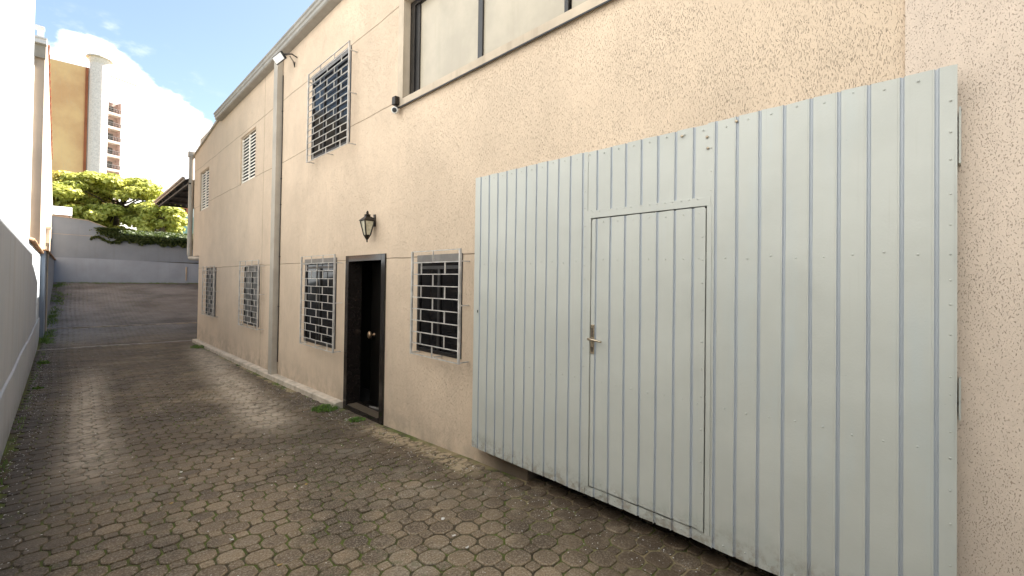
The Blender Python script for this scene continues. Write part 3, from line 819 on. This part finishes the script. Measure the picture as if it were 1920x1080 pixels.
bw2 = thing('garden_wall', (-.55, 25, 0), 'bluish grey shaded wall section running from the thin pipe to the far wall on the left', 'wall')
mb = MB(); mb.box(-.80, -.50, YB+.004, 31.2, -.3, 2.72); mb.build('wall', M['back'], bw2)
mb = MB(); mb.box(-.82, -.44, YB-.0, 31.1, 2.723, 2.76); mb.build('coping', M['tile'], bw2)
mb = MB(); mb.box(-.66, -.53, 24.6, 24.9, 2.77, 3.75); mb.box(-.70, -.49, 24.55, 24.95, 3.75, 3.83); mb.build('pier', M['shutter'], bw2)
mb = MB(); mb.tube([(-.475, 20.4, .2), (-.475, 20.4, 2.95)], .022, 8); mb.box(-.53, -.44, 20.34, 20.46, 2.9, 3.0)
mb.build('drainpipe', M['grey_trim'], bw2)

bb = thing('beige_building', (-3, 25, 0), 'beige building with a gutter and a white downpipe beyond the white building on the left', 'building')
mb = MB()
mb.add([(-6, 20, 0), (-.64, 20, 0), (-.64, 20, 9.2), (-6, 20, 9.2)], [(0, 1, 2, 3)])
mb.add([(-.64, 20, 0), (-.64, 33, 0), (-.64, 33, 5.6), (-.64, 29.4, 7.1), (-.64, 21.9, 9.75), (-.64, 20, 9.2)], [(0, 1, 2, 3, 4, 5)])
mb.add([(-6, 20, 9.2), (-.64, 20, 9.2), (-.64, 21.9, 9.75), (-6, 21.9, 9.75)], [(0, 1, 2, 3)])
mb.add([(-6, 21.9, 9.75), (-.64, 21.9, 9.75), (-.64, 33, 5.6), (-6, 33, 5.6)], [(0, 1, 2, 3)])
mb.build('wall', M['beige_far'], bb)
mb = MB(); mb.prism([(19.76, 9.0), (19.997, 9.0), (19.997, 9.18), (19.72, 9.18), (19.72, 9.14), (19.76, 9.12)], -6, -.60, 'x'); mb.build('gutter', M['white_far'], bb)
mb = MB(); mb.box(-1.05, -.62, 19.88, 19.998, 8.6, 8.99); mb.build('fascia', M['grey_trim'], bb)
mb = MB(); mb.tube([(-.90, 19.93, 8.99), (-.90, 19.93, 8.4), (-.90, 19.93, .3)], .05, 10); mb.build('downpipe', M['white_plastic'], bb)
mb = MB(); mb.box(-.84, -.70, 20.5, 20.7, 9.2, 9.72); mb.box(-.88, -.68, 20.45, 20.75, 9.72, 9.78); mb.build('chimney', M['white_far'], bb)
mb = MB()
y = 22.0
pr = None
while y < 29:
    z = 9.75-(y-21.9)*.353+.04; mb.tube([(-.63, y-.02, z+.007), (-.63, y+.22, z-.078), (-.63, y+.46, z-.155)], [.04, .028, .02], 6); y += .45
mb.build('verge_tiles', M['red_brick'], bb)

# ------------------------------------------------------------------ far wall across the yard
bk = thing('yard_wall', (2.5, 31, 1.6), 'blue grey rendered wall closing the far end of the yard, stepping down to the right', 'wall')
def zt(x): return 4.83-.10*(x+.56)/1.2 if x < .65 else 4.73-.40*(x-.65)
mb = MB()
X = [-.62, -.1, .3, .65, 1.2, 1.75]
for a_, b_ in zip(X, X[1:]):
    mb.prism([(a_, 2.80), (b_, 2.80), (b_, zt(b_)), (a_, zt(a_))], 31.0, 31.18)
mb.prism([(1.75, 2.80), (9.5, 2.80), (9.5, 3.72), (4.7, 3.9), (1.75, 4.02)], 31.0, 31.18)
mb.build('wall', M['back'], bk)
mb = MB(); mb.prism([(-.62, 1.2), (9.5, 1.2), (9.5, 2.68), (5.3, 2.74), (1, 2.85), (-.62, 2.86)], 30.965, 30.999); mb.build('plinth', M['back_low'], bk)
mb = MB(); mb.prism([(-.62, 3.985), (1.75, 3.955), (1.75, 3.97), (-.62, 4.0)], 30.992, 31.0)
for a_, b_ in zip(X, X[1:]):
    mb.prism([(a_, zt(a_)), (b_, zt(b_)), (b_, zt(b_)+.03), (a_, zt(a_)+.03)], 30.97, 31.21)
mb.build('coping', M['grey_trim'], bk)
mb = MB(); mb.tube([(4.72, 30.93, 1.8), (4.72, 30.93, 2.55)], .035, 8); mb.build('vent_pipe', M['grey_trim'], bk)

# ------------------------------------------------------------------ canopy and an unseen neighbour behind it
nb = thing('canopy_building', (6, 24, 0), 'dark flat sheet canopy jutting out behind the far corner of the beige building', 'canopy')
mb = MB()
x = 2.66
while x < 11.0:  # sheet runs on out of view, extended to keep sun off the yard
    mb.add([(x, 17.99, 5.17), (x+.1, 17.99, 5.21), (x+.2, 17.99, 5.17), (x, 25, 5.17), (x+.1, 25, 5.21), (x+.2, 25, 5.17)], [(0, 3, 4, 1), (1, 4, 5, 2)]); x += .2
mb.build('roof', M['canopy'], nb)
mb = MB(); mb.box(2.63, 2.66, 17.99, 25.03, 5.14, 5.23); mb.box(2.66, 11, 25.0, 25.03, 5.11, 5.20)
mb.tube([(2.60, 17.99, 5.22), (2.60, 25.03, 5.22)], .035, 8); mb.build('fascia', M['canopy_edge'], nb)
mb = MB()
for y in (18.6, 20.2, 21.8, 23.4, 24.8): mb.box(2.7, 10.9, y-.03, y+.03, 5.08, 5.165)
mb.box(2.75, 2.82, 17.99, 24.95, 5.03, 5.079)
mb.tube([(3.2, 19.0, 5.13), (3.2, 19.0, 5.45)], .06, 8)
mb.build('rafter', M['canopy'], nb)
mb = MB(); mb.box(5.75, 14, 20.3, 34, -.3, 10.6); mb.build('wall', M['beige_far'], nb)  # unseen block, placed and sized to shade the yard and left wall

# ------------------------------------------------------------------ vegetation
def leafquad(mb, p, s, nrm=None, tone=.5, asp=1.6):
    n_ = nrm or Vector((random.gauss(0, 1), random.gauss(0, 1), random.gauss(0, 1)+.7)).normalized()
    a_ = Vector((random.gauss(0, 1), random.gauss(0, 1), random.gauss(0, 1)))
    e1_ = n_.cross(a_).normalized(); e2_ = n_.cross(e1_)
    p = Vector(p)
    mb.add([p-e1_*s*asp*.5, p-e2_*s*.5+n_*s*.1, p+e1_*s*asp*.5, p+e2_*s*.5+n_*s*.1], [(0, 1, 2, 3)], tone)
def tree(name, base, H, crown, nclump, nleaf, lmat, label, group, leafs=.26, cr=(.8, 1.3)):
    root = thing(name, base, label, 'tree', group); bx_, by_, bz_ = base
    mb = MB(); top = Vector((bx_+.3, by_, bz_+H*.55))
    mb.tube([(bx_, by_, bz_-.2), (bx_+.1, by_, bz_+H*.25), top], [.32, .25, .17], 10)
    cl = []
    cx_, cy_, cz_, rx, ry, rz = crown
    for i in range(nclump):
        while True:
            q = Vector((random.uniform(-1, 1), random.uniform(-1, 1), random.uniform(-1, 1)))
            if .35 < q.length < 1: break
        cl.append((Vector((cx_+q.x*rx, cy_+q.y*ry, cz_+q.z*rz)), random.uniform(*cr)))
    for c_, r_ in cl[:int(nclump*.4)]:
        mid = (top+c_)/2 + Vector((0, 0, -.3)); mb.tube([top - Vector((0, 0, random.uniform(0, H*.2))), mid, c_], [.11, .07, .03], 6)
    mb.build('trunk', M['bark'], root, smooth=True)
    mb = MB()
    for c_, r_ in cl:
        ct = random.uniform(-.22, .22)
        for k in range(nleaf):
            q = Vector((random.gauss(0, 1), random.gauss(0, 1), random.gauss(0, 1))).normalized()
            if q.z < -.3 and random.random() < .6: q.z = -q.z
            rr = r_*random.uniform(.55, 1.05)
            p = c_ + Vector((q.x*rr, q.y*rr, q.z*rr*.55))
            nrm = (q + Vector((random.gauss(0, .45), random.gauss(0, .45), random.gauss(0, .45)+.35))).normalized()
            leafquad(mb, p, leafs*random.uniform(.6, 1.25), nrm, min(1, max(0, random.gauss(.5, .2)+ct)))
    mb.build('crown', lmat, root, tone=True)
    return root
tree('leafy_tree', (3.2, 60, 5), 8, (3.4, 59, 8.9, 4.6, 4.0, 2.9), 85, 330, M['leaf_tree'], 'broad light green tree behind the far yard wall, widest of the crowns', 'trees beyond the yard wall')
tree('leafy_tree', (-.9, 61, 5), 8, (-.9, 61.5, 8.7, 3.6, 3.0, 3.0), 55, 300, M['leaf_orange'], 'yellowish tree beside the orange tower, partly hidden by the left buildings', 'trees beyond the yard wall')
tree('leafy_tree', (6.2, 54, 5), 5.5, (6.3, 54.5, 7.3, 1.7, 1.8, 2.1), 30, 280, M['leaf_tree'], 'smaller rounded tree under the canopy edge, rightmost of the crowns', 'trees beyond the yard wall', .22, (.5, .85))

# ivy hanging over the far wall
mb = MB(); iv = thing('ivy', (3.5, 31, 4), 'dark green creeper spilling over the top of the far yard wall', 'climbing plant')
def ivy_len(x): return .14+.14*abs(math.sin(x*2.9))+.12*abs(math.sin(x*7.1+1))
for i in range(5200):
    x = random.uniform(1.45, 7.5); top_ = 4.03-.035*(x-1.75)
    if x < 1.75: top_ = 4.25
    z = top_+.12-random.random()**1.4*(.12+ivy_len(x)); y = 30.93-random.uniform(0, .10) if z < top_ else random.uniform(30.85, 31.5)
    leafquad(mb, (x, y, z+random.uniform(0, .06)), random.uniform(.05, .11), None, random.random())
for i in range(900):                         # climbing patch at the step and stray runners
    t = random.random(); x = random.gauss(1.45, .22); z = 4.42-abs(random.gauss(0, .18))
    leafquad(mb, (x, 30.93-random.uniform(0, .06), z), random.uniform(.05, .10), None, random.random())
for i in range(260):
    t = random.random(); leafquad(mb, (.75+t*1.0, 30.94, 3.82+.12*math.sin(t*6)+random.gauss(0, .03)), random.uniform(.04, .09), None, random.random())
mb.build('foliage', M['leaf_ivy'], iv, tone=True)
for k in range(14):
    x = 1.6+k*.42; mb = MB(); mb.tube([(x, 31.1, 4.05), (x+.1, 30.93, 3.98), (x+.05, 30.94, 3.98-ivy_len(x))], [.012, .01, .004], 5)
    mb.build('stem', M['bark'], iv)
# grassy bank behind the wall
mb = MB()
for i in range(15000):
    x = random.uniform(1.2, 8.5); y = random.uniform(31.3, 38)
    hz = gz(y)-.05+ .10*max(0, min(1, (x-1.5)/3.))*(1 if y > 32.5 else .3)
    leafquad(mb, (x, y, hz+random.uniform(0, .12)), random.uniform(.10, .22), Vector((random.gauss(0, .6), random.gauss(0, .6)-.3, 1)).normalized() if random.random() < .6 else None, random.random())
tag(mb.build('bank_grass', M['leaf_grass'], tone=True), 'rough dark grass on the bank behind the far wall', 'grass', kind='stuff')
# mossy grass fringe in the far left corner and along wall feet
mb = MB()
def tuft(mb, cx_, cy_, n, rad, h, z=None):
    for i in range(n):
        an = random.uniform(0, 6.283); rr = rad*math.sqrt(random.random()); px_, py_ = cx_+rr*math.cos(an), cy_+rr*math.sin(an)
        zz = gz(py_) if z is None else z
        l = h*random.uniform(.4, 1); bend = Vector((random.gauss(0, .5), random.gauss(0, .5), 0))*l; wv = Vector((math.cos(an+1), math.sin(an+1), 0))*l*.07
        p0 = Vector((px_, py_, zz-.01)); p1 = p0+Vector((0, 0, l*.6))+bend*.4; p2 = p0+Vector((0, 0, l))+bend
        mb.add([p0-wv, p0+wv, p1+wv*.8, p1-wv*.8, p2], [(0, 1, 2, 3), (3, 2, 4)], random.random())
for i in range(160):
    y = random.uniform(18.5, 30.8); w_ = .15+.5*max(0, (y-21)/9.)*random.random()
    if math.sin(y*1.7)+random.gauss(0, .5) > -.2: tuft(mb, LX(min(y, 19))+.12+w_*random.random(), y, 26, .14, .10)
for i in range(120):
    tuft(mb, random.uniform(-.4, 5.5), 30.85-random.random()**2*.35, 16, .12, .07)
for i in range(46):
    tuft(mb, LX(8)+.07, random.uniform(6, 18), 9, .05, .06)
for i in range(30):
    tuft(mb, 2.74+random.uniform(-.04, .02), random.uniform(6.7, 16.8), 8, .04, .04)
for i in range(30):
    tuft(mb, random.uniform(2.6, 2.84), random.uniform(3.6, 6.4), 6, .04, .035)
tag(mb.build('fringe_grass', M['leaf_weed'], tone=True), 'patchy grass along the wall feet and in the far left corner of the yard', 'grass', kind='stuff')

def weed(x, y, n, rad, h, label):
    t = thing('weed', (x, y, gz(y)), label, 'weed', 'weeds in the paving')
    mb = MB(); tuft(mb, x, y, n, rad, h*.8)
    mb.build('grass_blades', M['leaf_weed'], t, tone=True)
    mb = MB()
    for i in range(n):
        an = random.uniform(0, 6.283); rr = rad*math.sqrt(random.random())*1.05
        leafquad(mb, (x+rr*math.cos(an), y+rr*math.sin(an), gz(y)+random.uniform(.01, h*.7)*(1-rr/rad*.6)), random.uniform(.02, .04), None, random.random())
    mb.build('leaves', M['leaf_weed'], t, tone=True)
weed(2.66, 6.50, 150, .17, .10, 'bright green weed clump at the left foot of the black door')
weed(2.74, 5.68, 60, .10, .05, 'small flat weed on the paving in front of the door threshold')
weed(2.64, 15.3, 100, .17, .14, 'weed clump against the kerb near the far corner of the beige building')
weed(-.36, 14.6, 80, .10, .12, 'grassy clump at the foot of the left wall level with the far windows')
weed(-.33, 11.2, 40, .06, .06, 'tiny weed in the gutter of paving at the foot of the white wall')

# ------------------------------------------------------------------ litter on the paving
def scrap(x, y, s, mt, name, label, cat, group, rot=0):
    mb = MB(); n = random.randint(5, 7); z = gz(y)+.004; P = []
    for k in range(n):
        an = 2*math.pi*k/n + rot; rr = s*random.uniform(.45, 1)
        P.append((x+rr*math.cos(an), y+rr*.6*math.sin(an), z+random.uniform(0, s*.25)))
    top_ = [(p[0], p[1], p[2]+.0015) for p in P]
    fs = [tuple(range(n))[::-1], tuple(range(n, 2*n))] + [(k, (k+1) % n, n+(k+1) % n, n+k) for k in range(n)]
    mb.add(P+top_, fs); tag(mb.build(name, M[mt]), label, cat, group)
SC = [(1.976, 2.709, 'white pointed paint scrap in front of the gate, farthest of three in a row'),
      (1.889, 2.466, 'white paint scrap between two others in front of the gate'),
      (1.867, 2.295, 'white paint scrap nearest the camera in front of the gate'),
      (.816, 3.472, 'pale oval scrap alone on the paving at the middle of the bottom edge'),
      (.987, 5.076, 'pale sliver of debris on the middle of the drive, right one of a trio'),
      (.791, 5.204, 'pale sliver of debris on the middle of the drive, far one of a trio'),
      (.765, 5.023, 'pale sliver of debris on the middle of the drive, near one of a trio'),
      (1.22, 5.25, 'white sliver right of the trio of slivers on the drive'),
      (.50, 7.9, 'long pale sliver beside the pale strip on the left'),
      (-.24, 13.2, 'white scrap by the left wall foot in the distance')]
for x, y, l in SC: scrap(x, y, random.uniform(.018, .032), 'paper', 'paint_scrap', l, 'debris', 'scraps lying on the paving', random.random()*6)
LS = [(1.50, 4.05, 'yellow fallen leaf on the paving between the door and the camera'),
      (.62, 4.45, 'orange fallen leaf left of the middle at the bottom of the photo'),
      (2.05, 3.95, 'yellow fallen leaf nearest the sheet metal gate'),
      (.95, 2.95, 'dry yellow leaf at the bottom edge, nearest the camera')]
for x, y, l in LS: scrap(x, y, .02, 'leaf_litter', 'fallen_leaf', l, 'leaf', 'fallen leaves on the paving', random.random()*6)
mb = MB()
for i in range(2200):
    q = random.random()
    if q < .35: x, y = LX(8)+.05+abs(random.gauss(0, .12)), random.uniform(4, 18)
    elif q < .62: x, y = 2.78-abs(random.gauss(0, .22)), random.uniform(1, 9)
    else: x, y = random.uniform(-.3, 2.8), random.uniform(1, 16)
    s = random.uniform(.003, .009)*(1 if y > 3 else .7); z = gz(y)+.001
    an = random.random()*6; c1, s1 = math.cos(an)*s, math.sin(an)*s
    mb.add([(x+c1, y+s1, z), (x-s1*.7, y+c1*.7, z), (x-c1, y-s1, z), (x+s1*.7, y-c1*.7, z), (x, y, z+s*.45)], [(0, 1, 4), (1, 2, 4), (2, 3, 4), (3, 0, 4)])
tag(mb.build('paving_grit', M['paper']), 'pale grit and paint flecks scattered over the paving', 'grit', kind='stuff')

# ------------------------------------------------------------------ distant buildings
tw = thing('apartment_tower', (4, 150, 5), 'tall apartment tower with an orange side, a pale round stair turret and stacked balconies', 'tower')
O = Vector((2.6, 150.6, 0)); d1 = Vector((1.0, -.014, 0)).normalized(); d2 = Vector((.90, .436, 0)).normalized()
ZT = 52.3
def face(mb, a_, b_, z0, z1): mb.add([(a_.x, a_.y, z0), (b_.x, b_.y, z0), (b_.x, b_.y, z1), (a_.x, a_.y, z1)], [(0, 1, 2, 3)])
A0 = O - d1*9.0; W2 = 9.2
mb = MB(); face(mb, A0, O, 4, ZT); face(mb, A0+d2*11.5, A0, 4, ZT)
mb.add([tuple(A0)[:2]+(ZT,), tuple(O)[:2]+(ZT,), tuple(O+d2*11.5)[:2]+(ZT,), tuple(A0+d2*11.5)[:2]+(ZT,)], [(0, 1, 2, 3)])
mb.build('side_wall', M['orange_brick'], tw)
nrm2 = Vector((d2.y, -d2.x, 0))
# white face with balcony openings
OB0, OB1 = 3.4, 7.0
mb = MB(); FH = 3.55; top_ = 46.2
def seg(t0, t1, z0, z1, dep=0):
    a_, b_ = O+d2*t0-nrm2*dep, O+d2*t1-nrm2*dep; face(mb, a_, b_, z0, z1)
seg(0, OB0, 4, ZT-.2); seg(OB1, 12.2, 4, ZT-.2); seg(OB0, OB1, top_, ZT-.2)
mb.build('front_wall', M['white_far'], tw)
for i in range(8):
    z1_ = top_-i*FH; z0_ = z1_-FH
    mb = MB(); a_, b_ = O+d2*OB0, O+d2*OB1
    # slab + parapet
    for z_, h_, o_ in ((z0_, .55, .35),):
        p = [a_+nrm2*o_, b_+nrm2*o_, b_-nrm2*1.8, a_-nrm2*1.8]
        mb.add([(v.x, v.y, z_) for v in p]+[(v.x, v.y, z_+h_) for v in p], [(3, 2, 1, 0), (4, 5, 6, 7), (0, 1, 5, 4), (1, 2, 6, 5), (2, 3, 7, 6), (3, 0, 4, 7)])
    bl = mb.build('balcony', M['roof_far'], tw)
    mb = MB(); face(mb, a_-nrm2*1.8, b_-nrm2*1.8, z0_+.55, z1_); face(mb, a_, a_-nrm2*1.8, z0_+.55, z1_); face(mb, b_-nrm2*1.8, b_, z0_+.55, z1_)
    mb.build('recess', M['pink_far'], bl)
    mb = MB()
    for k in range(6):
        t = OB0+.1+(OB1-OB0-.2)*k/5; v = O+d2*t+nrm2*.3; mb.box(v.x-.04, v.x+.04, v.y-.04, v.y+.04, z0_+.55, z0_+1.5)
    v0, v1 = O+d2*(OB0+.1)+nrm2*.3, O+d2*(OB1-.1)+nrm2*.3
    mb.tube([(v0.x, v0.y, z0_+1.5), (v1.x, v1.y, z0_+1.5)], .07, 5); mb.tube([(v0.x, v0.y, z0_+1.05), (v1.x, v1.y, z0_+1.05)], .04, 5)
    mb.build('railing', M['rubber'], bl)
    mb = MB(); v = O+d2*(OB0+1.4)-nrm2*1.75; v_ = O+d2*(OB0+2.9)-nrm2*1.75
    face(mb, v, v_, z0_+.6, z0_+2.7); mb.build('glass_door', M['glass_curtain'], bl)
mb = MB(); tc = O+d1*1.9+Vector((0, -.4, 0))
mb.lathe((tc.x, tc.y, 0), [(1.75, 4), (1.75, ZT+1.2), (2.05, ZT+2.2), (2.05, ZT+2.5)], 24); mb.build('turret', M['turret'], tw, smooth=False)
mb = MB(); mb.lathe((tc.x, tc.y, 0), [(2.5, ZT+2.5), (2.45, ZT+2.8), (1.4, ZT+3.9), (.8, ZT+4.5), (.3, ZT+4.7)], 24); mb.build('turret_roof', M['roof_far'], tw)
mb = MB(); mb.box(O.x-.55, O.x-.05, O.y-.35, O.y-.02, 4, ZT-.1)
mb.build('brick_band', M['red_brick'], tw)

lh = thing('small_house', (-.4, 34, 4.5), 'little sunlit tiled roof peeping over the left end of the far wall', 'house')
mb = MB(); mb.box(-3, .0, 33.2, 37, 3.6, 5.12); mb.build('wall', M['pink_far'], lh)
mb = MB(); mb.prism([(33.0, 5.12), (37.2, 5.12), (35.1, 5.75)], -3.1, .08, 'x'); mb.build('roof', M['white_far'], lh)

hs = thing('white_house', (14, 86, 6), 'white house with a small red window beyond the trees under the canopy edge', 'house')
mb = MB(); mb.box(11.0, 20, 88, 96, 5, 14.8); mb.build('wall', M['white_far'], hs)
mb = MB(); mb.box(12.55, 13.5, 87.94, 87.999, 12.0, 13.2); wn = mb.build('window', M['red_brick'], hs)
mb = MB(); mb.box(12.85, 13.2, 87.92, 87.939, 12.4, 12.8); mb.build('pane', M['glass_dark'], wn)
mb = MB(); mb.prism([(10.7, 14.8), (20.3, 14.8), (15.5, 16.6)], 87.7, 96.2); mb.build('roof', M['tile'], hs)
h2 = thing('teal_house', (12.5, 80, 6), 'low teal walled house with a dark gabled porch at the far right behind the bank', 'house')
mb = MB(); mb.box(11.3, 18, 82, 86, 5, 10.9); mb.build('wall', M['teal'], h2)
mb = MB(); mb.prism([(9.9, 9.3), (11.3, 10.9), (11.8, 10.9), (11.8, 9.3)], 80.5, 82); mb.build('porch_roof', M['grey_trim'], h2)
mb = MB(); mb.box(9.5, 11.29, 82.2, 86, 5, 10.0); mb.build('side_wall', M['pink_far'], h2)
mb = MB()
for x in (10.2, 10.8, 11.4): mb.box(x, x+.25, 81.9, 81.99, 8.7, 9.9)
mb.build('window', M['glass_dark'], h2)
h3 = thing('ochre_house', (9, 75, 6), 'small ochre and white house glimpsed low between the tree crowns', 'house')
mb = MB(); mb.box(7.3, 8.6, 75, 80, 5, 9.3); mb.build('wall', M['pink_far'], h3)
mb = MB(); mb.prism([(7.1, 9.3), (8.8, 9.3), (7.95, 9.9)], 74.8, 80.2); mb.build('roof', M['tile'], h3)
mb = MB(); mb.box(7.7, 8.1, 74.95, 74.999, 7.6, 8.6); mb.build('window', M['glass_dark'], h3)
